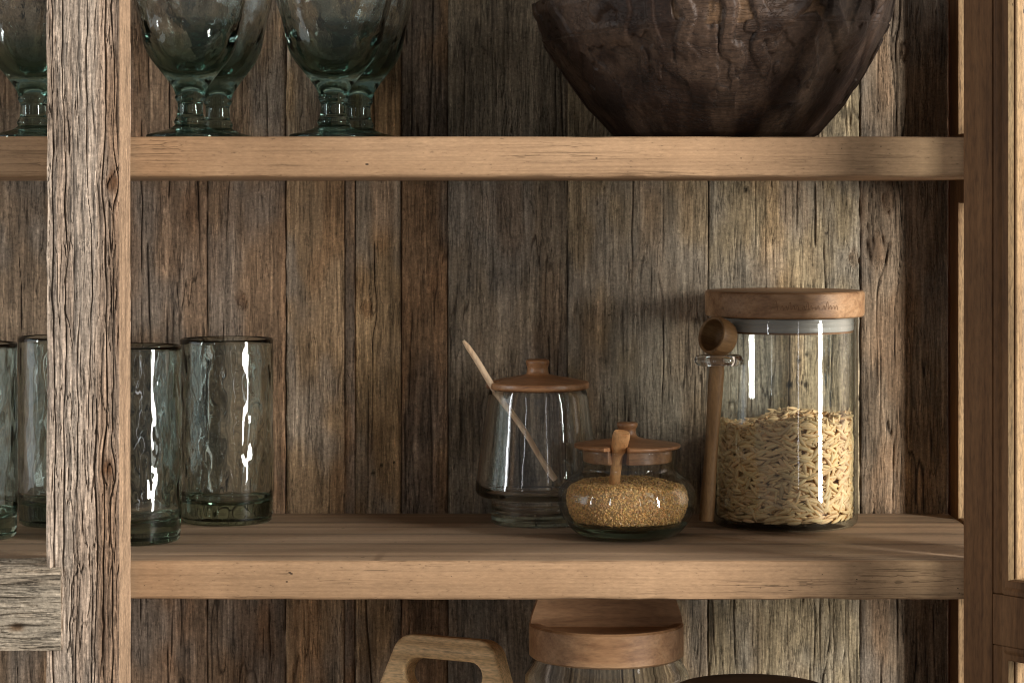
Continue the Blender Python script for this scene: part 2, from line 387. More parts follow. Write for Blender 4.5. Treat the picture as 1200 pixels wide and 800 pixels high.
def back_panel():
    x0, x1 = px(PL[0][0], DW), .3482
    xs = np.linspace(x0, x1, 1450); zs = np.concatenate([np.arange(-.60, -.40, .006), np.arange(-.40, .18, .0021), np.arange(.18, .44, .006)])
    X, Z = np.meshgrid(xs, zs)
    H = np.zeros_like(X); T = np.zeros(X.shape + (3,))
    knots = [(px(1026, DW), pz(292, DW), .012), (px(1000, DW), pz(303, DW), .006), (px(283, DW), pz(352, DW), .006),
             (px(430, DW), pz(360, DW), .006), (px(1040, DW), pz(235, DW), .008), (px(700, DW), pz(60, DW), .010), (px(1060, DW), pz(60, DW), .007)]
    for (a, b, colr, ridge, ncr, off, blo, sd) in PL:
        xa, xb = px(a, DW), min(px(b, DW), x1)
        i0 = np.searchsorted(xs, xa); i1 = np.searchsorted(xs, xb + 1e-9) if b < 1140 else len(xs)
        if b >= 1140: i1 = len(xs)
        x = X[:, i0:i1]; z = Z[:, i0:i1]
        g = x + .0045 * (fbm(x * 9, z * 3.2, sd) - .5) + .0016 * (fbm(x * 40, z * 14, sd + 5) - .5)
        if sd == 10: g = g + .35 * np.abs(z - .0 + .10) * (vn(x * 30, z * 2, 99) - .5) * .25
        for kx, kz, kr in knots:
            dx = (x - kx) / kr; dz = (z - kz) / (kr * 2.6)
            g = g - kr * .75 * dx * np.exp(-(dx * dx * .55 + dz * dz))
        n1 = fbm(g * 430, z * 9, sd + 1, 3); n2 = fbm(g * 120, z * 6, sd + 2, 2); n3 = fbm(g * 820, z * 30, sd + 3, 2)
        h = ridge * 1e-3 * (1.0 * (n1 - .5) + .6 * (n2 - .5) + .8 * (n3 - .5)) + off * .7e-3
        h += .0007 * (fbm(x * 25, z * 9, sd + 6, 2) - .5) + .0005 * (fbm(x * 140, z * 70, sd + 7, 2) - .5)
        crack = np.zeros_like(x); r = np.random.default_rng(sd + 50)
        for k in range(int(ncr * .9)):
            c0 = xa + (xb - xa) * r.uniform(.06, .96)
            path = c0 + .0075 * (vn(z * 7 + k * 9.7, 0 * z, sd * 7 + k) - .5) + .0012 * (vn(z * 45, 0 * z + k, sd * 3 + k) - .5)
            wdt = r.uniform(.00022, .00055) * (.35 + 1.3 * vn(z * 16, 0 * z + k, sd + 200 + k))
            on = sstep(.50, .68, vn(z * 17 + k * 3.1, 0 * z + k, sd + 300 + k))
            crack = np.maximum(crack, np.exp(-((g - path) / wdt) ** 2) * on)
        fine = sstep(.030, .006, np.abs(fbm(g * 170, z * 9, sd + 9, 2) - .5)) * sstep(.46, .66, fbm(g * 45, z * 14, sd + 8, 2)) * (.25 + .9 * ridge)
        crack = np.maximum(crack, fine)
        edge = np.minimum(x - xa, xb - x) + .0010 * (fbm(z * 45, x * 3, sd + 400, 2) - .5)
        seam = sstep(.0006, .0002, edge) * (.35 + .65 * vn(z * 9, 0 * z + sd, 71))
        h = h - .0016 * crack - .003 * seam - .0005 * sstep(.003, .0006, edge)
        base = lin(*colr) * np.array([1.13, 1.14, 1.07])
        st = .35 * fbm(g * 200, z * 5, sd + 20, 2) + .65 * fbm(g * 620, z * 16, sd + 27, 2); bl = fbm(x * 32, z * 18, sd + 21, 4); bl2 = fbm(g * 26, z * 10, sd + 22, 4)
        t = base[None, None, :] * (1 + .9 * (st - .5) + .8 * blo * (bl2 - .5) + 1.5 * blo * (bl - .5))[..., None]
        grey = t.mean(-1, keepdims=True) * np.array([1.11, 1.0, .86])
        gm = sstep(.44, .70, fbm(x * 26, z * 12, sd + 23, 3))[..., None] * .8
        t = t * (1 - .65 * gm) + grey * .65 * gm
        warm = sstep(.54, .76, fbm(g * 30, z * 9, sd + 24, 3))[..., None]
        t = t * (1 - .45 * warm) + t * np.array([1.06, .84, .66]) * .45 * warm
        pale = sstep(.60, .80, fbm(g * 320, z * 11, sd + 25, 2)) * .4
        t = t * (1 + pale[..., None])
        for kx, kz, kr in knots:
            d = np.sqrt(((x - kx) / kr) ** 2 + ((z - kz) / (kr * 1.5)) ** 2) * (1 + .5 * (vn(x * 400, z * 300, 77) - .5))
            kd = sstep(1.2, .25, d); t = t * (1 - kd[..., None] * np.array([.28, .36, .42])); h = h - .0015 * sstep(.9, .6, d) * sstep(.3, .6, d)
        dark = np.clip(crack * .88 + seam * .65, 0, 1)[..., None]
        t = t * (1 - dark) + np.array([.016, .011, .008]) * dark  # cracks painted near-black for the shade in them; seams are dark joints
        H[:, i0:i1] = h; T[:, i0:i1] = t
    # nail holes with dark halo
    for nx_, ny_, nr in ((925, 451, 3.4), (936, 422, 2.4), (945, 415, 2.0), (944, 451, 2.2), (437, 554, 2.3), (462, 542, 1.2), (874, 222, 2.4), (968, 274, 1.8), (447, 545, 1.5), (700, 238, 1.4)):
        kx, kz = px(nx_, DW), pz(ny_, DW); kr = nr * DW / KF
        d = np.sqrt((X - kx) ** 2 + ((Z - kz) * .85) ** 2) / kr
        m = sstep(1.5, .7, d)[..., None] * .85
        T[:] = T * (1 - m) + np.array([.02, .017, .014]) * m; H -= .0012 * sstep(1.1, .7, d)
    Y = WALL - H
    V = np.stack([X.ravel(), Y.ravel(), Z.ravel()], 1)
    F = grid_faces(len(xs), len(zs))
    o = mesh_obj('back_panel', V, F, mat_weathered('weathered boards', 2, .75, .85, .0006, .5), cup, 180, tone=T.reshape(-1, 3))
    # solid thickness behind the relief
    bv, bf = box(x0, .352, WALL + .008, WALL + .026, -.6, .44)
    return under(o), under(mesh_obj('back_frame', bv, bf, M_side, cup))

M_shelf_front = mat_plank_edge('planed shelf edge', lin(174, 140, 106), 0, (0, 0, 0), .75, .75)
M_shelf_top = mat_plank_edge('worn shelf top', lin(152, 128, 103), 0, (2, .3, 0), .6, .4, 1.0)
M_side = mat_wood('dark stained frame', lin(70, 46, 26), lin(99, 68, 41), lin(114, 82, 53), 2, .8, .7, .1, .0002, .5, (0, 0, 0), .2)
M_reveal = mat_wood('lit frame reveal', lin(104, 76, 50), lin(158, 126, 90), lin(176, 146, 108), 2, 1.4, .75, 1.0, .0004, .9)  # paler than the frame: light on the reveals put into the colour

def shelf(zt, zb, label=None):
    """board with a notch for the side post; long edges eased and slightly uneven"""
    xl, xr, xn = -.655, .3478, .3295
    n = 180
    xs = np.linspace(xl, xn, n)
    # section polygon (y,z), front edge eased
    sec = [(.0, zb + .0030), (.0, zt - .0022), (.0006, zt - .0008), (.0020, zt), (.052, zt), (.267, zt), (.267, zb), (.052, zb), (.0032, zb), (.0010, zb + .0010)]
    V = []; F = []; mi = []
    for i, x in enumerate(xs):
        for k, (y, z) in enumerate(sec):
            dy = dz = 0
            if k in (0, 1, 2, 3, 8, 9):
                dy = .0004 * (float(vn(x * 45, k // 3, int(abs(zt) * 1000))) - .5) + .0007 * (float(vn(x * 160, k, 5)) - .5)
                if k in (1, 2, 3): dz = -.0005 * float(vn(x * 38, 3, int(abs(zt) * 900))) ** 3
                if k in (0, 8, 9): dz = .0010 * float(vn(x * 50, 8, int(abs(zb) * 900))) ** 2
            V.append((x, y + dy, z + dz))
    m = len(sec)
    for i in range(n - 1):
        for k in range(m):
            l = (k + 1) % m
            F.append((i * m + k, (i + 1) * m + k, (i + 1) * m + l, i * m + l)); mi.append(1 if k in (3, 4) else 0)
    F.append(tuple(range(m))); mi.append(0)
    F.append(tuple((n - 1) * m + k for k in range(m - 1, -1, -1))); mi.append(0)
    # return behind the post
    k = len(V); v, f = box(xn, xr, .052, .267, zb + .0002, zt - .0002)
    V += v; F += [tuple(q + k for q in ff) for ff in f]; mi += [0, 1, 0, 0, 0, 0]
    o = under(mesh_obj('shelf', V, F, [M_shelf_front, M_shelf_top], cup, 40, mi=mi))
    if label: o['label'] = label
    return o
shelf(TOP_U, BOT_U, 'upper shelf holding green goblets and the dark bowl')
shelf(TOP_M, BOT_M, 'middle shelf holding tumblers and lidded jars')
shelf(TOP_L, BOT_L)
back_panel()

# ---- weathered foreground post and the rail let into it
def relief_bar(name, L_, w, t, along, seed, colr, parent, label, crk, sawn_right=False, amp=1.0, loc=(0, 0, 0), step=.0008, knots=(), end_cap=False, tint=None):
    """bar of square section: length L_, front width w, depth t; perimeter: front, right, back, left.
    built along +z (along='z') or along +x (along='x')"""
    nf, ns = int(w / .0004), int(t / .0008)
    u = []; nrm = []; base = []
    for i in range(nf): a = i / nf; base.append((-w / 2 + w * a, 0)); nrm.append((0, -1)); u.append(a * w)
    for i in range(ns): a = i / ns; base.append((w / 2, t * a)); nrm.append((1, 0)); u.append(w + a * t)
    for i in range(8): a = i / 8; base.append((w / 2 - w * a, t)); nrm.append((0, 1)); u.append(w + t + a * w)
    for i in range(ns): a = i / ns; base.append((-w / 2, t - t * a)); nrm.append((-1, 0)); u.append(2 * w + t + a * t)
    base = np.array(base); nrm = np.array(nrm, float); u = np.array(u); nu = len(u)
    # soften corners
    for it in range(3): nrm = (nrm + np.roll(nrm, 1, 0) + np.roll(nrm, -1, 0)) / 3
    vs = np.arange(0, L_ + step, step * 2); nv = len(vs)
    Uu, Vv = np.meshgrid(u, vs)
    Bx = np.broadcast_to(base[:, 0], Uu.shape); By = np.broadcast_to(base[:, 1], Uu.shape)
    front = np.broadcast_to((np.arange(nu) < nf) | (np.arange(nu) > nu - ns * .9), Uu.shape).astype(float)
    g = Uu + .005 * (fbm(Uu * 12, Vv * 4.5, seed) - .5) + .0024 * (fbm(Uu * 90, Vv * 34, seed + 1) - .5)
    for kx, kz, kr in knots:
        dx = (Uu - kx) / kr; dz = (Vv - kz) / (kr * 3)
        g = g - kr * .8 * dx * np.exp(-(dx * dx * .5 + dz * dz))
    n1 = fbm(g * 420, Vv * 18, seed + 2, 3); n2 = fbm(g * 130, Vv * 7, seed + 3, 3); n3 = fbm(g * 800, Vv * 50, seed + 4, 2)
    rid = np.abs(fbm(g * 420, Vv * 20, seed + 9, 2) - .5)
    h = amp * (.0014 * (n2 - .5) + .0016 * (n1 - .5) + .0012 * (n3 - .5)) + .0009 * (fbm(Uu * 200, Vv * 70, seed + 40, 3) - .5)
    c2 = sstep(.032, .004, rid) * sstep(.36, .6, fbm(g * 90, Vv * 16, seed + 10, 2))
    crack = c2 * .75
    r = np.random.default_rng(seed)
    for (cu, wd, v0, v1) in crk:
        path = cu + .003 * (vn(Vv * 8 + cu * 999, 0 * Vv, seed + 60) - .5) + .0012 * (vn(Vv * 40, 0 * Vv + cu * 99, seed + 61) - .5)
        wdt = .7 * wd * (.4 + 1.2 * vn(Vv * 18, 0 * Vv + cu * 500, seed + 62))
        on = sstep(v0, v0 + .03, Vv) * sstep(v1, v1 - .03, Vv)
        crack = np.maximum(crack, np.exp(-((g - path) / wdt) ** 2) * on)
    h = h - .0018 * crack * amp
    h -= .0030 * sstep(.52, .78, fbm(Uu * 28, Vv * 7, seed + 12, 3)) * amp * .6
    if sawn_right:
        sm = np.broadcast_to(((np.arange(nu) >= nf) & (np.arange(nu) < nf + ns)), Uu.shape).astype(float)
    else: sm = np.zeros_like(Uu)
    h = h * (1 - sm * .93)
    Xo = Bx + nrm[:, 0] * h; Yo = By + nrm[:, 1] * h
    st = fbm(g * 260, Vv * 5, seed + 20, 3); bl = fbm(Uu * 40, Vv * 12, seed + 21, 3); bb = fbm(Uu * 90, Vv * 7, seed + 22, 2)
    hi = lin(*colr[0]); brn = lin(*colr[1])
    mixm = sstep(.45, .75, bb) * .4
    if tint is not None: mixm = np.clip(mixm + tint(Uu, Vv), 0, 1)
    t_ = hi * (1 - mixm[..., None]) + brn * mixm[..., None]
    t_ = t_ * (1 + .5 * (st - .5) + .5 * (bl - .5) + .6 * (n1 - .5) + .7 * (n3 - .5))[..., None]
    if sawn_right:
        sc_ = lin(172, 143, 115) * (1 + .7 * (fbm(Uu * 120, Vv * 6, seed + 30, 3) - .5))[..., None]
        t_ = t_ * (1 - sm[..., None]) + sc_ * sm[..., None]
    dk = np.clip(crack * .6, 0, 1)[..., None] * (1 - sm[..., None])
    t_ = t_ * (1 - dk) + np.array([.030, .021, .014]) * dk  # shade inside the cracks painted into the tone
    for kx, kz, kr in knots:
        d = np.sqrt(((Uu - kx) / kr) ** 2 + ((Vv - kz) / (kr * 1.7)) ** 2) * (1 + .6 * (vn(Uu * 300, Vv * 200, 7) - .5))
        kd = sstep(1.1, .3, d)[..., None]; t_ = t_ * (1 - kd * np.array([.55, .66, .75]))
    if along == 'z': V = np.stack([Xo, Yo, Vv], -1).reshape(-1, 3)
    else: V = np.stack([Vv, Yo, -Xo], -1).reshape(-1, 3)          # front width runs vertically
    F = grid_faces(nu, nv, True)
    Fl = F
    o = mesh_obj(name, V, Fl, mat_weathered(name.replace('_', ' ') + ' grain', 2 if along == 'z' else 0, .6, .85, .0006, .55), parent, 60, tone=t_.reshape(-1, 3))
    bm = bmesh.new(); bm.from_mesh(o.data); bm.verts.ensure_lookup_table()
    bm.faces.new([bm.verts[i] for i in range(nu)][::-1]); bm.faces.new([bm.verts[(nv - 1) * nu + i] for i in range(nu)])
    bm.to_mesh(o.data); bm.free()
    o.location = (loc[0] - O.x, loc[1] - O.y, loc[2] - O.z)
    if label: o['label'] = label
    return o
DP = 1.681; pw = 85 / KF * DP; pxc = px(97.5, DP)
relief_bar('front_post', .80, pw, .049, 'z', 5, ((178, 160, 142), (146, 118, 94)), cup, 'grey weathered front post with deep grain',
           [(.0325, .0007, .02, .42), (.0385, .0007, .25, .75), (.012, .0005, .3, .78), (.021, .0004, .05, .5), (.004, .0006, .0, .8), (.028, .0004, .4, .8), (.044, .0005, .1, .8)],
           True, 1.0, (pxc, DP + CAMY, -.56), knots=((.0405, .56 + pz(548, DP), .0055), (.043, .56 + pz(215, DP), .006)),
           tint=lambda u, v: sstep(.030, .037, u) * sstep(.050, .047, u) * .55)
DR = 1.677
relief_bar('front_rail', .30, 97 / KF * DR, .045, 'x', 23, ((174, 160, 140), (150, 130, 107)), cup, 'short weathered rail let into the front post',
           [(.010, .0006, 0, .3), (.021, .0006, 0, .3), (.031, .0006, 0, .3), (.040, .0005, .1, .3), (.047, .0006, 0, .3)],
           False, 1.0, (px(72, DR) - .30, DR + CAMY, pz(713.5, DR)), knots=((.040, .27, .004),))

# ---- glazed side on the right: posts, rails, pane
SX0, SX1 = .3488, .376
side = under(boxes('side_frame', [(SX0, SX1, .2295, .267, -.6, .44), (.3315, SX1, .0125, .034, -.6, .44),
                                  (SX0, SX1, .0342, .2293, .0, .054), (SX0, SX1, .0342, .2293, -.302, -.246), (SX0, SX1, .0342, .2293, .40, .44)], [M_side, M_reveal], cup, .0012))
for p in side.data.polygons:      # edges round the glass get the paler colour painted as lit
    c = p.center; n = p.normal
    if (abs(c.y - .2295) < 1e-4 and n.y < -.9): p.material_index = 1
M_pane = mat_thin_glass('window pane', (.98, .99, .985), (.6, .7, .66))
pv = box(.3630, .3655, .0344, .2291, .0545, .3995)
for z0, z1 in ((.0545, .3995), (-.2455, -.0005), (-.599, -.3025)):
    v, f = box(.3630, .3655, .0344, .2291, z0, z1); mesh_obj('pane', v, f, M_pane, side)

# ---- glazed door, swung open on the right
PH = math.radians(38); HX, HY = .311, -.005
def dxf(s, t, z):
    return (HX + s * math.sin(PH) + t * math.cos(PH), HY - s * math.cos(PH) + t * math.sin(PH), z)
W1 = .235; S0, S1 = .038, .142
zr0, zr1 = -.310, -.2555
bl = [(.0, .026, .0, .021, -.60, .46),                 # hinge stile
      (S1 + .012, W1, .0, .021, -.60, .46),            # unseen outer stile, its width shaped to shade the shelf fronts
      (.0262, S1 + .0118, .0, .021, zr0 + .010, zr1 - .010)]
V = []; F = []; mi = []
for b in bl:
    v, f = box(*b); k = len(V); V += v; F += [tuple(i + k for i in q) for q in f]; mi += [0] * 6
def mould(s0, s1, t0, t1, z0, z1, flip=False, rev=None):
    """sloping moulding from the face (s0,t=0) down to the reveal (s1) with a reveal painted as lit"""
    global V, F, mi
    k = len(V)
    sec = [(s0, .0005), (s0 + (s1 - s0) * .3, .0005), (s0 + (s1 - s0) * .55, .0022), (s1, .0026), (s1, .0095), (s1, .020), (s0, .020)]
    for z in (z0, z1):
        for s, t in sec: V.append((s, t, z))
    m = len(sec)
    for i in range(m):
        j = (i + 1) % m; q = (k + i, k + j, k + m + j, k + m + i)
        F.append(q if not flip else q[::-1]); mi.append(1 if i in (3, 4) else 0)
    F.append(tuple(k + i for i in range(m))[::(-1 if not flip else 1)]); mi.append(0)
    F.append(tuple(k + m + i for i in range(m))[::(1 if not flip else -1)]); mi.append(0)
def mould_h(z0, z1, s0, s1):
    global V, F, mi
    k = len(V)
    sec = [(z0, .0005), (z0 + (z1 - z0) * .3, .0005), (z0 + (z1 - z0) * .55, .0022), (z1, .0026), (z1, .0095), (z1, .020), (z0, .020)]
    for s in (s0, s1):
        for z, t in sec: V.append((s, t, z))
    m = len(sec)
    for i in range(m):
        j = (i + 1) % m; F.append((k + i, k + j, k + m + j, k + m + i)); mi.append(1 if i == 4 else 0)
    F.append(tuple(k + i for i in range(m))); mi.append(0); F.append(tuple(k + m + i for i in range(m))[::-1]); mi.append(0)
for z0, z1 in ((zr1 - .0098, .46), (-.60, zr0 + .0098)):
    mould(.0263, S0, 0, 0, z0, z1); mould(S1 + .0117, S1, 0, 0, z0, z1, True)
mould_h(zr1 - .0099, zr1, S0 - .003, S1 + .003); mould_h(zr0 + .0099, zr0, S0 - .003, S1 + .003)
V = [dxf(*v) for v in V]
door = under(mesh_obj('door', V, F, [M_side, M_reveal], cup, None, mi=mi))
bm = bmesh.new(); bm.from_mesh(door.data); bmesh.ops.recalc_face_normals(bm, faces=bm.faces); bm.to_mesh(door.data); bm.free()
md = door.modifiers.new('bevel', 'BEVEL'); md.width = .0008; md.segments = 2; md.limit_method = 'ANGLE'
door['label'] = 'brown glazed door swung open on the right'
for z0, z1 in ((zr1 + .0004, .46), (-.60, zr0 - .0004)):
    v, f = box(S0 + .0004, S1 - .0004, .0100, .0122, z0, z1)
    mesh_obj('pane', [dxf(*q) for q in v], f, M_pane, door)
    v, f = box(S0 + .0001, S0 + .0010, .0085, .0099, z0, z1)
    mesh_obj('putty', [dxf(*q) for q in v], f, M_side, door)

# ================================================================== GLASSWARE
def dimple(seed, amp, lam, zl=None):
    zl = zl or lam
    def f(th, r, z):
        R = r[0]; n = max(3, round(2 * PI * .036 / lam))
        a = th / (2 * PI) * n
        # periodic value noise
        def per(a, b, s, per_n):
            i = np.floor(a); fr = a - i; fr = fr * fr * (3 - 2 * fr)
            j = np.floor(b); fz = b - j; fz = fz * fz * (3 - 2 * fz)
            i0 = i % per_n; i1 = (i + 1) % per_n
            return (_h(i0, j, s) * (1 - fr) + _h(i1, j, s) * fr) * (1 - fz) + (_h(i0, j + 1, s) * (1 - fr) + _h(i1, j + 1, s) * fr) * fz
        b = z / zl + 100
        d = per(a, b, seed, n) - .5 + .45 * (per(a * 2, b * 2, seed + 9, 2 * n) - .5)
        return r + amp * d * min(1, R / .02)
    return f

# ---- tumblers
M_tumbler = mat_glass('green grey hammered glass', 1.5, (.57, .66, .58), 42, col=(.935, .953, .942))
RT, HT = .0358, .1425
def densify(p, step):
    out = []
    for a, b in zip(p[:-1], p[1:]):
        n = max(1, int(math.hypot(b[0] - a[0], b[1] - a[1]) / step))
        out += [(a[0] + (b[0] - a[0]) * k / n, a[1] + (b[1] - a[1]) * k / n) for k in range(n)]
    return out + [p[-1]]
def make_tumbler(seed):
    out_ = [(0, .0012), (RT * .80, .0004), (RT * .92, .0), (RT * .975, .0016), (RT * .985, .006), (RT * .985, .013), (RT * .99, .016), (RT, .02), (RT, HT - .004), (RT * 1.003, HT - .0012), (RT * .985, HT)]
    in_ = [(RT - .0022, HT - .001), (RT - .0027, HT - .004), (RT - .0029, .024), (RT - .0042, .0185), (RT - .011, .0155), (0, .0150)]
    d1 = dimple(seed, .00070, .0080, .018); d2 = dimple(seed + 40, .00062, .009, .020)
    def rf(th, r, z):
        zz = z[0]
        k = float(sstep(.016, .026, zz)) * (1 - .8 * float(sstep(HT - .012, HT - .002, zz)))
        f = d1 if r[0] > RT - .0012 else d2
        return r + (f(th, r, z) - r) * (k if zz > .014 else .25)
    o = lathe('tumbler', densify(out_ + in_, .0016), M_tumbler, None, 176, rf, None, 70)
    return o
t0 = make_tumbler(3)
TUMB = [(155, 1.845, .3, 'hammered grey tumbler directly right of the weathered post, in front of its twin'),
        (266, 1.957, 1.7, 'hammered green grey tumbler at the back, right of the tumbler beside the post'),
        (-37, 1.863, 3.3, 'green glass tumbler cut off by the left edge of the picture, in front'),
        (76, 1.944, 4.6, 'green glass tumbler standing half hidden behind the weathered post')]
for i, (x, D, rz, lab) in enumerate(TUMB):
    o = t0 if i == 0 else copy_tree(t0)
    o.location = (px(x, D), D + CAMY, TOP_M + .0004); o.rotation_euler.z = rz; o.scale = ((1, 1, 1), (1.004, 1.004, .994), (.997, .997, 1.006), (1, 1, 1.01))[i]
    tag(o, lab, 'tumbler', 'hammered glass tumblers on the middle shelf')

# ---- goblets: foot, stem and bowl of one piece of thick green glass
M_goblet = mat_glass('thick green glass', 1.5, attr='tone', wave=.0002)
def gtone(r, z):
    th = float(np.interp(z, [0, .012, .03, .045, .055, .075, .10, .16], [.60, .90, 1.0, 1.2, 1.0, .22, .10, .08]))
    return np.exp(-th * np.array([.56, .40, .455]))
G_foot = [(0, .0030), (.018, .0022), (.028, .0003), (.0315, .0010), (.0320, .0024), (.0305, .0038), (.023, .0055), (.0150, .0078), (.0110, .0106)]
G_stem = [(.0110, .0106), (.0118, .0128), (.0108, .0152), (.0096, .0180), (.0092, .0230), (.0093, .0262), (.0104, .0286), (.0112, .0303), (.0106, .0320)]
G_bowl = [(.0106, .0320), (.0124, .0370), (.0165, .0430), (.0220, .0500), (.0282, .0580), (.0326, .0668), (.0352, .0765), (.0370, .0852), (.0390, .0933), (.0412, .1020), (.0432, .1180), (.0438, .1350), (.0425, .1550), (.0412, .1690), (.0400, .1702),
          (.0388, .1690), (.0399, .1550), (.0411, .1350), (.0404, .1180), (.0383, .1020), (.0360, .0935), (.0336, .0855), (.0300, .0770), (.0250, .0690), (.0180, .0600), (.0090, .0535), (0, .0515)]
def make_goblet():
    g = empty('goblet', (0, 0, 0), 'x', 'goblet')
    d = dimple(71, .0019, .015, .020)
    def rf(th, r, z): return r + (d(th, r, z) - r) * float(sstep(.05, .08, z[0]))
    lathe('foot', smooth_profile(G_foot, 4), M_goblet, g, 96, tone=gtone)
    lathe('stem', smooth_profile(G_stem, 4), M_goblet, g, 96, tone=gtone)
    lathe('bowl', smooth_profile(G_bowl, 5), M_goblet, g, 112, rf, tone=gtone)
    return g
g0 = make_goblet()
GOB = [(223, 1.835, 0, 'front goblet of the pair nearest the weathered post'), (255, 1.925, 2, 'rear goblet of the pair nearest the weathered post'),
       (391, 1.835, 1, 'front goblet of the pair nearer the dark carved bowl'), (420, 1.925, 3, 'rear goblet of the pair nearer the dark carved bowl'),
       (39, 1.86, 4, 'green goblet left of the weathered post')]
for i, (x, D, rz, lab) in enumerate(GOB):
    o = g0 if i == 0 else copy_tree(g0)
    o.location = (px(x, D), D + CAMY, TOP_U + .0004); o.rotation_euler.z = rz * 1.3; o.scale = ((1, 1, 1), (.985, .985, 1.02), (1.015, 1.015, .99), (1, 1, 1.03), (1.01, 1.01, 1))[i]
    tag(o, 'thick green glass ' + lab if i < 4 else lab, 'goblet', 'green glass goblets on the upper shelf')

# ================================================================== CARVED BOWL
def make_bowl():
    D = 1.869; n = 900
    # polylines of the carved stems: (theta deg from the camera side, + to the right; height 0..1), width deg
    vines = [([(-18, 1.1), (-12, .80), (-16, .62), (-10, .45)], 2.4, 1), ([(-6, 1.15), (0, .86), (-1, .60), (4, .50)], 2.2, 1),
             ([(10, 1.15), (8, .9), (11, .72), (20, .80), (27, .98)], 2.4, 1), ([(11, .72), (9, .60), (14, .45)], 2.0, 1),
             ([(-24, 1.1), (-25, .8), (-22, .5), (-14, .36), (-8, .30)], 1.8, .8), ([(-45, .92), (-38, 1.02), (-33, .90), (-36, .74), (-43, .72)], 2.6, 1),
             ([(34, 1.1), (36, .8), (44, .62), (52, .66)], 2.2, .9), ([(48, 1.1), (55, .88), (62, .95)], 2.4, .9), ([(66, 1.0), (60, .7), (66, .5)], 2.2, .8),
             ([(-65, 1.0), (-58, .7), (-66, .5)], 2.4, .8), ([(30, .60), (36, .42), (30, .25)], 1.8, .7), ([(-30, .55), (-34, .3), (-26, .2)], 1.8, .7),
             ([(2, .40), (8, .24), (2, .10)], 1.8, .6), ([(60, .4), (52, .24), (56, .1)], 1.8, .6), ([(-4, .95), (-8, 1.02), (-13, .98)], 2.0, .8)]
    zs = np.linspace(0, .1142, 260)
    th = np.linspace(-PI, PI, n, endpoint=False)
    T, Z = np.meshgrid(th, zs)
    R = np.interp(Z, [0, .0042, .0251, .0442, .0639, .081, .105, .13, .2], [.0690, .0765, .0950, .1070, .1190, .1285, .1345, .1360, .130])
    R = R * (1 + .012 * np.cos(T * 5 + .4) * sstep(.02, .06, Z))
    rel = np.zeros_like(R); deg = np.degrees(T); hh = Z / .105
    wob = fbm(deg / 2.2, hh * 11, 44, 3)
    for pts, wd, a in vines:
        for (d0, h0), (d1, h1) in zip(pts[:-1], pts[1:]):
            ax, ay = d1 - d0, (h1 - h0) * 25; px_ = deg - d0; py_ = (hh - h0) * 25
            t = np.clip((px_ * ax + py_ * ay) / (ax * ax + ay * ay), 0, 1)
            dist = np.hypot(px_ - ax * t, py_ - ay * t)
            rel = np.maximum(rel, a * sstep(1.25, .45, dist / wd * (1 + .5 * (wob - .5))))
    leaf = sstep(.50, .56, fbm(deg / 10, hh * 3.4, 91, 3)) * .45
    rel2 = np.maximum(rel * sstep(.22, .75, hh), leaf * sstep(.05, .5, hh))
    band = sstep(.0775, .0787, Z)
    R = R + .0034 * rel2 + .0005 * (fbm(deg / 3, hh * 9, 3, 3) - .5) - .0012 * band
    c0 = lin(46, 32, 24); c1 = lin(108, 82, 58); c2 = lin(76, 59, 47)
    m = sstep(.38, .64, fbm(deg / 12, hh * 3.4, 15, 4))
    tone = c0 * (1 - m[..., None]) + c2 * m[..., None]
    lit_patch = (sstep(-26, -24.5, deg) * sstep(33, 31.5, deg) * band * (1 - sstep(.15, .35, rel2)))[..., None]  # patch of light on the upper bowl, painted as a paler colour
    tone = tone * (1 - .8 * lit_patch) + c1 * .8 * lit_patch
    tone = tone * (1 + .5 * (fbm(deg / 1.2, hh * 20, 16, 3) - .5))[..., None]
    tone = tone * (1 - .45 * (sstep(.15, .02, np.abs(rel2 - .18)) * (rel2 > 0.01)))[..., None]
    V = [np.stack([R * np.sin(T), -R * np.cos(T), Z], -1).reshape(-1, 3)]
    tn = [tone.reshape(-1, 3)]
    nz = len(zs); F = [grid_faces(n, nz, True)]
    # inside wall and floors
    prof = [(.1345, .1150), (.1320, .1160), (.1290, .1150), (.124, .095), (.112, .068), (.09, .035), (.05, .014), (.001, .012)]
    k = n * nz; rows = np.array([[(r * math.sin(a), -r * math.cos(a), z) for a in th] for r, z in prof])
    V.append(rows.reshape(-1, 3)); tn.append(np.broadcast_to(c0 * .8, (n * len(prof), 3)))
    F.append(grid_faces(n, len(prof), True) + k)
    i = np.arange(n); j = (i + 1) % n
    k2 = k + n * len(prof)
    V.append(np.array([[.07 * math.sin(a), -.07 * math.cos(a), 0.0004] for a in th] + [[.001 * math.sin(a), -.001 * math.cos(a), .0006] for a in th])); tn.append(np.broadcast_to(c0, (2 * n, 3)))
    F.append(np.stack([k2 + j, k2 + i, k2 + n + i, k2 + n + j], 1)); F.append(np.stack([j, i, k2 + i, k2 + j], 1))
    V = np.concatenate(V); V[:, 2] += .014 * (V[:, 2] / .114) ** 2 * V[:, 0] / .135
    o = mesh_obj('carved_bowl', V, np.concatenate(F), mat_weathered('dark oiled carved wood', 0, .5, .52, .0003, .2), None, 50, tone=np.concatenate(tn))
    o.location = (px(838, D), D + CAMY, TOP_U + .0004)
    tag(o, 'large dark carved wooden bowl with vine relief on the upper shelf', 'bowl')
make_bowl()

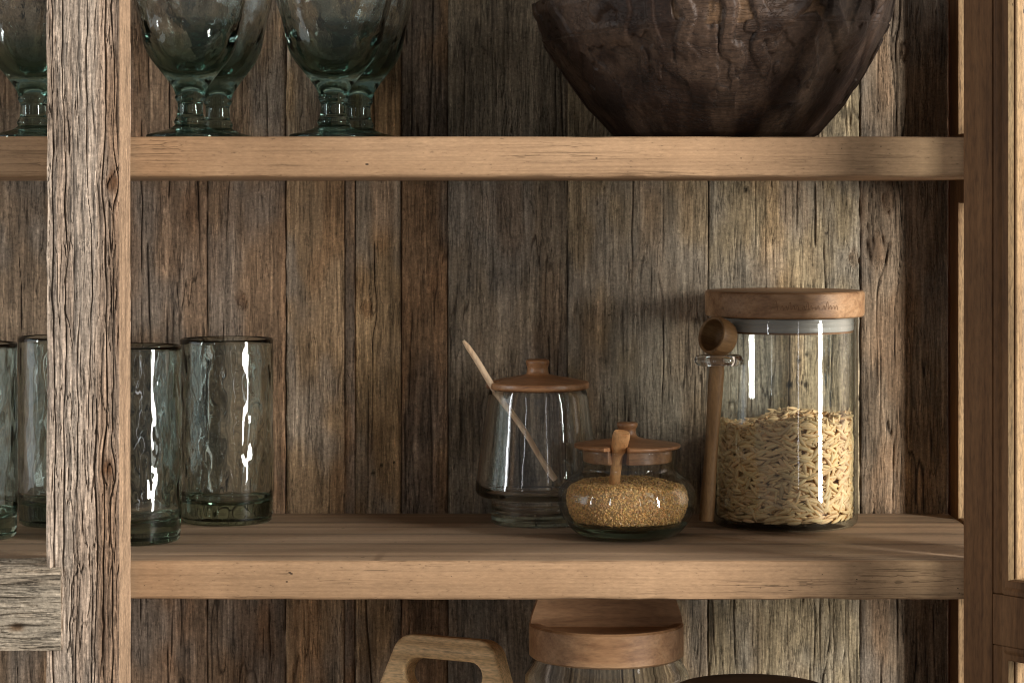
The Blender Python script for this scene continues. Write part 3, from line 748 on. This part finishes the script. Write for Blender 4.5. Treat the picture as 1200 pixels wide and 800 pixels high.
# ================================================================== JARS
M_lid = mat_wood('acacia lid', lin(120, 76, 46), lin(172, 124, 84), lin(196, 150, 108), 0, 1.2, .45, .15, .0001, .5, (5, 1, 0), .4)
M_lid2 = mat_wood('turned lid', lin(108, 70, 44), lin(150, 106, 70), lin(170, 126, 88), 0, 1.5, .38, .0, .0001, .45, (2, 9, 0), .5)
M_stick = mat_wood('pale stick wood', lin(190, 150, 112), lin(226, 194, 158), lin(236, 210, 178), 2, 1.0, .6, .0, .0001, .3)
M_scoop = mat_wood('orange scoop wood', lin(170, 112, 66), lin(206, 152, 100), lin(220, 172, 120), 2, 1.5, .45, .0, .0001, .4, spec=.45)
M_dark = mat_wood('dark lid wood', lin(52, 36, 24), lin(80, 58, 40), lin(98, 74, 52), 0, 1.2, .5, .0, .0001, .5)

def notch(cth, w, depth):
    """angular slot in a lid rim; cth = 0 towards the camera, + to the right"""
    def f(th, r, z):
        d = np.abs((th - cth + PI) % (2 * PI) - PI)
        k = sstep(w, w * .8, d)
        return np.where(r > r.max() * 0 + .02, np.minimum(r, r - k * np.clip(r - depth, 0, 1)), r)
    return f

# ---- tapered jar with dipper stick
DH = 1.946; hx = px(630, DH)
hj = empty('honey_jar', (hx, DH + CAMY, TOP_M), 'empty tapered clear glass jar with wooden lid and a stick through it', 'jar')
M_clear = mat_glass('rippled clear glass', 1.47, (.80, .90, .86), 24)
R0 = .0362
prof = [(0, .0014), (R0 * .8, .0006), (R0 * .95, .0004), (R0, .0022), (R0 * 1.0, .010), (R0 * 1.0, .0185), (.0372, .0205), (.0440, .0212), (.0470, .0230), (.0483, .0262), (.0480, .0300),
        (.0455, .0480), (.0423, .0720), (.0392, .0960), (.0380, .1015), (.0374, .1035), (.0360, .1035), (.0356, .1010), (.0368, .0950), (.0400, .0720), (.0432, .0480), (.0456, .0310), (.0450, .0272), (.0400, .0250), (.0340, .0238), (.0328, .0200), (.0322, .0120), (.0290, .0085), (0, .0078)]
dj = dimple(301, .00030, .012, .030)
lathe('glass_body', densify(prof, .0025), M_clear, hj, 144, lambda th, r, z: r + (dj(th, r, z) - r) * float(sstep(.02, .04, z[0])), None, 60)
LH = [(.0, .1030), (.0335, .1028), (.0338, .1040, 1), (.0388, .1040, 1), (.0398, .1052), (.0398, .1080), (.0390, .1092), (.0372, .1095, 1), (.0300, .1111), (.0180, .1132), (.0105, .1146), (.0086, .1160), (.0080, .1195), (.0088, .1225), (.0092, .1245), (.0082, .1262), (.0050, .1268), (0, .1269)]
st_th = math.radians(-72)
lathe('lid', smooth_profile(LH, 4), M_lid2, hj, 128, notch(st_th, .13, .031), None, 40)
# stick (its own thing): leans out through the slot in the lid
def on(Dp, x, y): return Vector((px(x, Dp), Dp + CAMY, pz(y, Dp)))
sa, sb = on(1.926, 543, 400), on(1.944, 651, 561)
SP = [sa.lerp(sb, k / 24) for k in range(25)]
SR = [.0022 + .0012 * math.sin(PI * min(1, (k + 1.5) / 8) / 2) - .0007 * (k / 24) + (.0006 if k > 21 else 0) for k in range(25)]
SR[0] = .0014
for k in range(25): SP[k] = SP[k] + Vector((.0006 * math.sin(k * .5), 0, .0006 * math.cos(k * .45)))
so = tube('dipper_stick', [p - SP[-1] for p in SP], SR, M_stick, None, 14, loc=SP[-1], flat=.75)
tag(so, 'pale thin wooden stick leaning out through the lid of the tapered empty jar', 'stick')

# ---- sugar jar
DS = 1.866; sx = px(735, DS)
sj = empty('sugar_jar', (sx, DS + CAMY, TOP_M), 'squat round glass jar of brown sugar with knobbed wooden lid', 'jar')
M_thin = mat_thin_glass('thin clear jar glass', (.97, .98, .97), (.40, .43, .40), .0001, 1.1)
M_base = mat_glass('thick jar base', 1.47, (.70, .78, .74), 60)
So = [(.0436, .0105), (.0472, .0165), (.0495, .0235), (.0500, .0290), (.0486, .0360), (.0440, .0425), (.0385, .0470), (.0356, .0500), (.0350, .0520), (.0356, .0545), (.0366, .0600), (.0372, .0645), (.0366, .0655)]
Si = [(.0352, .0650), (.0346, .0600), (.0336, .0545), (.0330, .0520), (.0336, .0496), (.0366, .0460), (.0425, .0412), (.0470, .0355), (.0484, .0288), (.0478, .0235), (.0456, .0172), (.0422, .0128, 1), (0, .0124)]
wide = lambda P: [(r * (1 + .03 * float(sstep(.050, .040, z))), z) for r, z in P]
lathe('glass_body', wide(smooth_profile(So, 5) + smooth_profile(Si, 5)), M_thin, sj, 128, None, None, 60)
lathe('glass_base', wide(smooth_profile([(0, .0016), (.022, .0010), (.0290, .0002), (.0325, .0010), (.0375, .0040), (.0412, .0074), (.0435, .0103, 1), (.0418, .0114, 1), (.02, .0118), (0, .0118)], 4)), M_base, sj, 96)
lidp = [(0, .0560), (.0322, .0560, 1), (.0328, .0566, 1), (.0330, .0660, 1), (.0388, .0662, 1), (.0395, .0671), (.0392, .0684), (.0376, .0690), (.0300, .0701), (.0190, .0717), (.0110, .0732), (.0072, .0752), (.0064, .0792), (.0074, .0816), (.0078, .0834), (.0068, .0848), (0, .0852)]
lathe('lid', smooth_profile(lidp, 4), M_lid2, sj, 128, notch(math.radians(-14), .21, .0215), None, 40)
# brown sugar: heap plus crystals
M_sugar = mat_plain('brown sugar', (.50, .33, .15), .55, .3, 700, .5, .0004)
def sug_r(z): return float(np.interp(z, [.0125, .0172, .0235, .0288, .0355, .0412, .0440], [.0385, .0418, .0438, .0444, .0432, .0396, .0372]))
body = [(0, .0124)] + [(sug_r(z), z) for z in np.linspace(.0126, .0385, 22)]
topr = [(r, .0385 + .0022 * (1 - (r / .0400) ** 2)) for r in np.linspace(.0405, .0, 12)]
so_ = lathe('sugar_core', body + topr, M_sugar, None, 96)
pts = []; nr = []
for k in range(15000):
    a = rng.uniform(0, 2 * PI)
    if k < 11000:
        z = rng.uniform(.0126, .0388); r = sug_r(z) + rng.uniform(-.0008, .0003)
    else:
        r = .0410 * math.sqrt(rng.uniform(0, 1)); z = .0387 + .0022 * (1 - (r / .0400) ** 2) + rng.uniform(-.0004, .0008)
    pts.append((r * math.sin(a), -r * math.cos(a), z))
pts = np.array(pts); K = len(pts)
q = rng.normal(size=(K, 4)); q /= np.linalg.norm(q, axis=1)[:, None]
def rotm(q):
    w, x, y, z = q.T
    return np.stack([1 - 2 * (y * y + z * z), 2 * (x * y - z * w), 2 * (x * z + y * w), 2 * (x * y + z * w), 1 - 2 * (x * x + z * z), 2 * (y * z - x * w), 2 * (x * z - y * w), 2 * (y * z + x * w), 1 - 2 * (x * x + y * y)], 1).reshape(-1, 3, 3)
RM = rotm(q); cb = np.array(box(-.5, .5, -.5, .5, -.5, .5)[0]); cf = np.array(box(0, 1, 0, 1, 0, 1)[1])
sz = rng.uniform(.0006, .0013, (K, 1, 1)) * np.array([1, 1, 1.3])
kk = np.clip((pts[:, 2] - .026) / .0125, 0, 1)
pts[:, 2] += kk * (.0016 * np.sin(pts[:, 0] * 70 + .6) - .035 * pts[:, 0] + .0012 * np.sin(pts[:, 1] * 110 + pts[:, 0] * 60))
Vc = np.einsum('kij,knj->kni', RM, cb[None] * sz) + pts[:, None, :]
Fc = (cf[None] + 8 * np.arange(K)[:, None, None]).reshape(-1, 4)
m_cr, nt, out = newmat('sugar crystals')
at = N(nt, 'Attribute'); at.attribute_name = 'tone'
p = N(nt, 'BsdfPrincipled'); p.inputs['Roughness'].default_value = .35; L(nt, at.outputs['Color'], p.inputs['Base Color']); L(nt, p.outputs[0], out.inputs[0])
tc = np.array([.76, .46, .19])[None] * rng.uniform(.55, 1.5, (K, 1)) * rng.uniform(.92, 1.08, (K, 3))
def heap(P):
    k = np.clip((P[:, 2] - .026) / .0125, 0, 1)
    P[:, 2] += k * (.0016 * np.sin(P[:, 0] * 70 + .6) - .035 * P[:, 0] + .0012 * np.sin(P[:, 1] * 110 + P[:, 0] * 60)); return P
v0 = heap(np.array([v.co[:] for v in so_.data.vertices])); f0 = [tuple(p.vertices) for p in so_.data.polygons]
bpy.data.objects.remove(so_)
nb = len(v0)
Fall = f0 + [tuple(int(i) + nb for i in f) for f in Fc]
sg = mesh_obj('brown_sugar', np.concatenate([v0, Vc.reshape(-1, 3)]), Fall, [m_cr], None, None, (sx, DS + CAMY, TOP_M),
              np.concatenate([np.broadcast_to(np.array([.55, .36, .16]), (nb, 3)), np.repeat(tc, 8, 0)]))
tag(sg, 'coarse brown sugar crystals filling the squat glass jar', 'sugar', kind='stuff')
# scoop handle in the sugar: flat paddle end, leaning through the slot
pa, pb, pc = on(1.829, 729, 506), on(1.8385, 724, 532), on(1.848, 719, 572)
PP = [pa + (pb - pa) * (k / 8) for k in range(8)] + [pb + (pc - pb) * (k / 8) for k in range(9)]
PR = [.0057, .0064, .0065, .0063, .0062, .0060, .0057, .0050, .0043, .0040, .0040, .0040, .0040, .0040, .0040, .0040, .0040]
so2 = tube('sugar_scoop', [p - pc for p in PP], PR, M_scoop, None, 20, loc=pc, flat=.55, fdir=(0, -1, .1))
tag(so2, 'orange brown wooden scoop handle sticking out of the sugar jar', 'scoop')

# ---- tall jar of orzo
DO = 1.944; ox = px(919.5, DO); RJ = .0561; HJ = .1600
oj = empty('pasta_jar', (ox, DO + CAMY, TOP_M), 'tall straight glass jar of pasta with thick wooden lid and side loop', 'jar')
M_jar = mat_thin_glass('straight clear jar glass', (.965, .975, .97), (.30, .34, .32), .00004, 1.15)
prof = [(0, .0016), (RJ * .86, .0006), (RJ * .95, .0002), (RJ * .985, .0018), (RJ, .0045), (RJ, HJ - .001), (RJ - .0005, HJ), (RJ - .0020, HJ), (RJ - .0024, HJ - .001), (RJ - .0024, .0075), (RJ - .0040, .0055), (RJ - .008, .0048), (0, .0046)]
lathe('glass_body', densify(prof, .004), M_jar, oj, 160, None, None, 50)
LO = [(0, HJ + .0003), (.0600, HJ + .0003), (.0609, HJ + .0012), (.0612, HJ + .0030), (.0614, HJ + .0172), (.0610, HJ + .0188), (.0598, HJ + .0198), (0, HJ + .0200)]
M_lidb = mat_wood('thick lid wood', lin(118, 82, 54), lin(160, 122, 87), lin(182, 146, 110), 0, 1.0, .5, .1, .00012, .45, (8, 3, 2), .4)
lid = lathe('lid', LO, M_lidb, oj, 160, None, None, 35)
M_seal = mat_plain('silicone seal', (.47, .43, .38), .35, .05, 40, .5)
lathe('seal', [(0, HJ - .0006), (RJ - .0028, HJ - .0006), (RJ - .0027, HJ - .002), (RJ - .0034, HJ - .0035), (RJ - .0027, HJ - .005), (RJ - .0034, HJ - .0068), (RJ - .0028, HJ - .0085), (RJ - .0034, HJ - .0105), (0, HJ - .0105)], M_seal, oj, 128)
M_plug = mat_plain('plug underside', tuple(lin(140, 100, 66)), .6, .15, 60)
lathe('plug', [(RJ - .0036, HJ - .0107), (RJ - .0036, HJ - .0120), (0, HJ - .0120)], M_plug, oj, 96)
# faint script burnt into the lid front: worn cursive, no longer legible
def script_strokes():
    out = []; x = -19.0
    out.append([(x, -4), (x + 2.2, 3.5), (x + 3.4, 5.0), (x + 4.4, -3)]); out.append([(x + .4, -.5), (x + 4.6, .3)])
    x += 6
    r = np.random.default_rng(4); cur = [(x, -2.4)]
    for k in range(15):
        h = [1.2, .9, 3.8, 1.1, 1.0, .8, 3.6, 1.2, -.2, .9, 1.1, 4.0, 1.0, .8, 1.2][k]
        cur += [(x + .8, h), (x + 1.5, h - .7 if h > 1.5 else -.4), (x + 1.7, -2.4 + .3 * r.normal()), (x + 2.2, -2.0)]
        x += 2.25
        if k in (4, 9): out.append(cur); x += 1.6; cur = [(x, -2.2)]
    out.append(cur); return out
M_script = mat_plain('burnt script', tuple(lin(136, 100, 69)), .7, .2, 300)
SV = []; SF = []
for stx in script_strokes():
    dense = smooth_profile([(a + 100, b) for a, b in stx], 4); dense = [(a - 100, b) for a, b in dense]
    base_i = len(SV)
    for a, b in dense:
        for dw in (-.22, .22):
            an = math.radians(a * 1.18 + 6.3); rr = .06150; zz = HJ + .0094 + (b + dw) * .00085
            SV.append(((rr) * math.sin(an + math.radians(dw * .9)), -(rr) * math.cos(an + math.radians(dw * .9)), zz))
    for k in range(len(dense) - 1):
        i = base_i + 2 * k; SF.append((i, i + 2, i + 3, i + 1))
mesh_obj('lettering', SV, SF, M_script, lid)
# glass loop on the left front of the jar
la = math.radians(-52); lc = Vector(((RJ + .0125) * math.sin(la), -(RJ + .0125) * math.cos(la), pz(422, 1.90) - TOP_M))
M_ring = mat_glass('loop glass', 1.47)
tube('loop', [lc + Vector((.0150 * math.cos(a), .0150 * math.sin(a), .0004 * math.sin(3 * a))) for a in np.linspace(0, 2 * PI, 48, endpoint=False)], .0037, M_ring, oj, 18, True)

# orzo: a core and grains laid against the glass and on top
def grains():
    RI = RJ - .0030
    def topz(x, y): return .080 + .085 * x + .003 * np.sin(x * 90 + 1) + .0020 * np.cos(y * 80)
    C = []; A = []
    def add(c, d): C.append(c); A.append(d)
    for layer, (rr, cnt) in enumerate(((RI - .0018, 1000), (RI - .0032, 1000), (RI - .0052, 800))):
        gold = 0
        for k in range(cnt):
            a = 2 * PI * ((k * .61803398875) % 1) + rng.normal() * .05; z = .0062 + (k + .5) / cnt * .082 + rng.normal() * .002
            x, y = rr * math.sin(a), -rr * math.cos(a)
            if z > topz(x, y): continue
            z = max(.0066, z)
            tx = np.array([math.cos(a), math.sin(a), 0]); rd = np.array([math.sin(a), -math.cos(a), 0])
            side_ = math.sin(a)
            sl = rng.normal(.05 + .7 * max(0, side_ - .1) * (1 if rng.random() < .65 else -1.6), .38)
            if rng.random() < .15: sl = rng.uniform(-1.5, 1.5)
            if z < .012: sl *= .4
            d = tx * math.cos(sl) + np.array([0, 0, 1]) * math.sin(sl) + rd * rng.normal() * (.06 if layer == 0 else .25)
            add((x - rd[0] * abs(math.cos(sl)) * .0007, y - rd[1] * abs(math.cos(sl)) * .0007, z), d)
    for k in range(900):
        r = (RI - .0045) * math.sqrt(rng.random()); a = rng.uniform(0, 2 * PI)
        x, y = r * math.sin(a), -r * math.cos(a); z = topz(x, y) + rng.uniform(-.004, .0022)
        b = rng.uniform(0, 2 * PI); add((x, y, z), np.array([math.cos(b), math.sin(b), rng.normal() * .3]))
    C = np.array(C); A = np.array(A); A /= np.linalg.norm(A, axis=1)[:, None]; K = len(C)
    ref = rng.normal(size=(K, 3)); B = np.cross(A, ref); B /= np.linalg.norm(B, axis=1)[:, None]; E = np.cross(A, B)
    nr_, ns_ = 11, 9
    t = np.linspace(0, 1, nr_); rp = np.clip(np.sin(PI * t), 0, 1) ** .72; rp[0] = rp[-1] = .03
    an = np.linspace(0, 2 * PI, ns_, endpoint=False)
    ln = rng.uniform(.0100, .0155, K); wd = rng.uniform(.0014, .00195, K); bend = rng.normal(size=K) * .0006
    ax = (t - .5)[None, :, None] * ln[:, None, None]
    V = (C[:, None, None, :] + A[:, None, None, :] * ax[..., None]
         + B[:, None, None, :] * (rp[None, :, None] * np.cos(an)[None, None, :] * wd[:, None, None] + (bend[:, None, None] * (1 - (2 * t - 1) ** 2)[None, :, None]))[..., None]
         + E[:, None, None, :] * (rp[None, :, None] * np.sin(an)[None, None, :] * wd[:, None, None] * .82)[..., None])
    # keep every grain inside the glass
    V = V.reshape(-1, 3); r = np.hypot(V[:, 0], V[:, 1]); s = np.minimum(1, (RI + .0002) / np.maximum(r, 1e-6)); V[:, 0] *= s; V[:, 1] *= s
    V[:, 2] = np.maximum(V[:, 2], .0052)
    F = (grid_faces(ns_, nr_, True)[None] + (np.arange(K) * nr_ * ns_)[:, None, None]).reshape(-1, 4)
    col = np.array([.92, .65, .34])[None] * rng.uniform(.76, 1.12, (K, 1)) * rng.uniform(.97, 1.03, (K, 3))
    tone = np.repeat(col, nr_ * ns_, 0)
    # core
    n = 64; th = np.linspace(0, 2 * PI, n, endpoint=False); rc = RI - .0085
    core = [(rc * math.sin(a), -rc * math.cos(a), .0054) for a in th] + [(rc * math.sin(a), -rc * math.cos(a), topz(rc * math.sin(a), -rc * math.cos(a)) - .0035) for a in th] + [(0, 0, topz(0, 0) - .003), (0, 0, .0053)]
    k0 = len(V); cf_ = [(k0 + i, k0 + (i + 1) % n, k0 + n + (i + 1) % n, k0 + n + i) for i in range(n)]
    cap = [(k0 + n + i, k0 + n + (i + 1) % n, k0 + 2 * n, k0 + 2 * n) for i in range(n)]
    V = np.concatenate([V, np.array(core)]); tone = np.concatenate([tone, np.broadcast_to(np.array([.74, .50, .25]), (2 * n + 2, 3))])
    Fl = [tuple(map(int, f)) for f in F] + cf_ + [c[:3] for c in cap]
    m = mat_plain('orzo', (.8, .65, .4), .5, .08, 400, .35, 0, 0, attr='tone')
    o = mesh_obj('orzo', V, Fl, m, None, 180, (ox, DO + CAMY, TOP_M), tone)
    tag(o, 'cream rice shaped pasta filling half of the tall glass jar', 'pasta', kind='stuff')
grains()
# spoon hanging in the loop: round cup on top, long handle
spx = ox + lc.x; spy = DO + CAMY + lc.y; spz = TOP_M + lc.z
M_cup = mat_wood('spoon wood', lin(96, 68, 40), lin(132, 100, 64), lin(150, 118, 80), 2, 1.5, .5, 0, .0001, .4)
h0 = Vector((spx - .001, spy + .000, spz + .004)); h1 = Vector((spx - .0085, spy + .014, TOP_M + .006))
sp = empty('hanging_spoon', (h1.x, h1.y, h1.z), 'long handled wooden scoop hanging in the glass loop of the pasta jar', 'spoon')
hp = [(h0.lerp(h1, k / 14) - h1) for k in range(15)]
tube('handle', hp, [.0054 + .0004 * math.sin(k * .6) for k in range(15)], M_cup, sp, 18, flat=.7, fdir=(0, -1, 0))
cupp = [(0, -.0150), (.006, -.0146), (.0112, -.0100), (.0130, -.003), (.0136, .004), (.0132, .0105), (.0122, .0112), (.0110, .0100), (.0114, .003), (.0105, -.003), (.0085, -.0085), (.004, -.0112), (0, -.0115)]
co = lathe('cup', smooth_profile([(a * 1.08, b * .75) for a, b in cupp], 4), M_cup, sp, 64)
co.location = Vector((spx, spy - .001, spz + .0175)) - h1; co.rotation_euler = (math.radians(76), 0, math.radians(-52))

# ================================================================== LOWER COMPARTMENT
# ---- cutting board leaning on the back
DB_ = 1.86
M_board = mat_wood('oak board', lin(170, 132, 84), lin(218, 182, 132), lin(230, 198, 152), 0, 1.3, .55, .1, .0002, .8, (1, 2, 3))
def board():
    t = .020; Hh = .235
    def outline(n=10):
        pts = []
        def arc(cx, cz, r, a0, a1, m=8):
            for k in range(m + 1):
                a = math.radians(a0 + (a1 - a0) * k / m); pts.append((cx + r * math.cos(a), cz + r * math.sin(a)))
        pts.append((-.088, 0)); pts.append((.088, 0)); pts.append((.088, Hh - .13))
        arc(.0275, Hh - .017, .017, 12, 90); arc(-.0275, Hh - .017, .017, 90, 168)
        pts.append((-.088, Hh - .13)); return pts
    o_ = outline()
    def slot():
        pts = []; w, r = .0220, .0110; cz = Hh - .028
        for s, a0 in ((1, -90), (-1, 90)):
            for k in range(11):
                a = math.radians(a0 + 180 * k / 10); pts.append((s * w + r * math.cos(a), cz + r * math.sin(a)))
        return pts
    s_ = slot()
    bm = bmesh.new()
    def loop(p, y): 
        vs = [bm.verts.new((a, y, b)) for a, b in p]
        return vs, [bm.edges.new((vs[i], vs[(i + 1) % len(vs)])) for i in range(len(vs))]
    a, ea = loop(o_, 0); b, eb = loop(s_, 0)
    bmesh.ops.triangle_fill(bm, use_beauty=True, edges=ea + eb)
    r = bmesh.ops.extrude_face_region(bm, geom=list(bm.faces))
    for v in [g for g in r['geom'] if isinstance(g, bmesh.types.BMVert)]: v.co.y = t
    bmesh.ops.recalc_face_normals(bm, faces=bm.faces)
    me = bpy.data.meshes.new('cutting_board'); bm.to_mesh(me); bm.free(); me.materials.append(M_board)
    o = link(bpy.data.objects.new('cutting_board', me))
    md = o.modifiers.new('bevel', 'BEVEL'); md.width = .0022; md.segments = 3; md.limit_method = 'ANGLE'; md.angle_limit = math.radians(50)
    o.location = (px(497, DB_), DB_ + CAMY, TOP_L + .002); o.rotation_euler = (math.radians(-8), 0, math.radians(-26))
    tag(o, 'pale wooden cutting board with slotted handle leaning below the middle shelf', 'cutting board')
board()

# ---- lower jar with stepped wooden lid
DJ = 1.86; jx = px(710.5, DJ); RL = 90.5 / KF * DJ
lj = empty('storage_jar', (jx, DJ + CAMY, TOP_L), 'glass storage jar with stepped round wooden lid, under the middle shelf', 'jar')
zl = pz(774, DJ) - TOP_L + .004     # underside of the lid ring
ring = [(0, zl), (RL - .002, zl), (RL, zl + .0015), (RL, zl + .0235), (RL - .0015, zl + .0250), (RL - .006, zl + .0250), (RL - .012, zl + .0225), (0, zl + .0215)]
M_lidl = mat_wood('plain lid wood', lin(128, 90, 60), lin(164, 124, 87), lin(182, 144, 106), 0, 1.0, .5, .1, .00012, .4, (4, 4, 2), .4)
lid = lathe('lid', ring, M_lidl, lj, 128, None, None, 35)
# raised back half of the lid, the front cut away as a grip
n = 60; Vg = []; Fg = []
for zz, sh in ((zl + .0212, 0), (zl + .030, .0015), (zl + .046, .007)):
    row = [((RL - sh) * math.sin(a), -(RL - sh) * math.cos(a) , zz) for a in np.linspace(math.radians(82), math.radians(278), n)]
    cut = -.006 + .010 * (zz - zl - .0212) / .025
    row += [(row[-1][0] * (1 - 2 * k / 20), row[-1][1] * 1.0 + .004 * math.sin(PI * k / 20), zz) for k in range(1, 20)]
    Vg += row
m_ = n + 19
for a in range(2):
    for i in range(m_):
        j = (i + 1) % m_; Fg.append((a * m_ + i, a * m_ + j, (a + 1) * m_ + j, (a + 1) * m_ + i))
Fg.append(tuple(2 * m_ + i for i in range(m_))); Fg.append(tuple(i for i in range(m_))[::-1])
gp = mesh_obj('grip', Vg, Fg, M_lidl, lid, 40)
bm = bmesh.new(); bm.from_mesh(gp.data); bmesh.ops.recalc_face_normals(bm, faces=bm.faces); bm.to_mesh(gp.data); bm.free()
RB = 97 / KF * DJ
prof = [(0, .0016), (RB * .9, .0004), (RB, .006), (RB, zl - .020), (RB - .0008, zl - .012), (RL - .001, zl - .005), (RL - .003, zl - .0004), (RL - .0058, zl - .0004), (RL - .0040, zl - .006), (RB - .0036, zl - .013), (RB - .0028, zl - .021), (RB - .0028, .010), (RB - .008, .0066), (0, .006)]
dl = dimple(501, .0005, .016, .02)
lathe('glass_body', densify(prof, .004), M_clear, lj, 128, lambda th, r, z: r + (dl(th, r, z) - r) * .8, None, 60)

# ---- low canister with dark lid, front
DC = 1.80; cx_ = px(881, DC); RC = 91 / KF * DC; zc = pz(805, DC) - TOP_L
cj = empty('canister', (cx_, DC + CAMY, TOP_L), 'low jar with dark flat round wooden lid at the bottom edge', 'jar')
lathe('lid', [(0, zc - .018), (RC - .001, zc - .018), (RC, zc - .0165), (RC, zc - .002), (RC - .0008, zc - .0006), (RC - .0022, zc), (RC - .005, zc), (0, zc + .0003)], M_dark, cj, 128, None, None, 35)
lathe('glass_body', densify([(0, .0014), (RC * .85, .0004), (RC * .9, .004), (RC * .9, zc - .0185), (RC * .86, zc - .0185), (RC * .86, .008), (0, .006)], .006), M_clear, cj, 96, None, None, 50)

# ================================================================== CAMERA AND LIGHT
cam = bpy.data.cameras.new('camera'); co_ = link(bpy.data.objects.new('camera', cam))
co_.location = (0, CAMY, 0); co_.rotation_euler = (PI / 2, 0, 0)
cam.sensor_width = 36; cam.lens = KF / 1200 * 36; cam.shift_y = (238 - 400) / 1200; cam.clip_start = .05; cam.clip_end = 50
sc.camera = co_
def lamp(name, az, dist, w, h, zc, power, col, aim=(.08, .10, -.10)):
    l = bpy.data.lights.new(name, 'AREA'); l.shape = 'RECTANGLE'; l.size = w; l.size_y = h; l.energy = power; l.color = col
    o = link(bpy.data.objects.new(name, l))
    a = math.radians(az); o.location = (aim[0] + dist * math.sin(a), aim[1] - dist * math.cos(a), zc)
    d = Vector((aim[0], aim[1], zc)) - o.location
    o.rotation_euler = d.to_track_quat('-Z', 'Y').to_euler()
    return o
lamp('window_light', 54, 2.4, .34, 1.45, .20, 108, (1.0, .963, .92))
lamp('fill_light', -67, 2.3, .15, 1.4, .32, 15, (.97, .985, 1.0))
lamp('narrow_window_left', -31, 2.5, .030, 1.0, .27, 1.8, (.96, .98, 1.0))
lamp('narrow_window_right', 19, 2.5, .030, 1.35,   .18, 1.0, (.98, .96, 1.0))
lamp('pale_room_side', -80, 2.2, 1.2, 1.5, .15, 9, (.90, .97, 1.0))
w = bpy.data.worlds.new('World'); sc.world = w; w.use_nodes = True
w.node_tree.nodes['Background'].inputs[0].default_value = (1.0, .97, .93, 1); w.node_tree.nodes['Background'].inputs[1].default_value = .17

sc.view_settings.view_transform = 'Standard'; sc.view_settings.look = 'None'; sc.view_settings.exposure = 0; sc.view_settings.gamma = 1
cy = sc.cycles
cy.use_denoising = True; cy.denoising_prefilter = 'ACCURATE'; cy.denoising_input_passes = 'RGB_ALBEDO_NORMAL'; cy.filter_width = 1.1; cy.denoiser = 'OPENIMAGEDENOISE'
cy.max_bounces = 24; cy.transmission_bounces = 20; cy.transparent_max_bounces = 32; cy.diffuse_bounces = 4; cy.glossy_bounces = 6
cy.sample_clamp_indirect = 6; cy.caustics_refractive = True; cy.caustics_reflective = False; cy.blur_glossy = .3
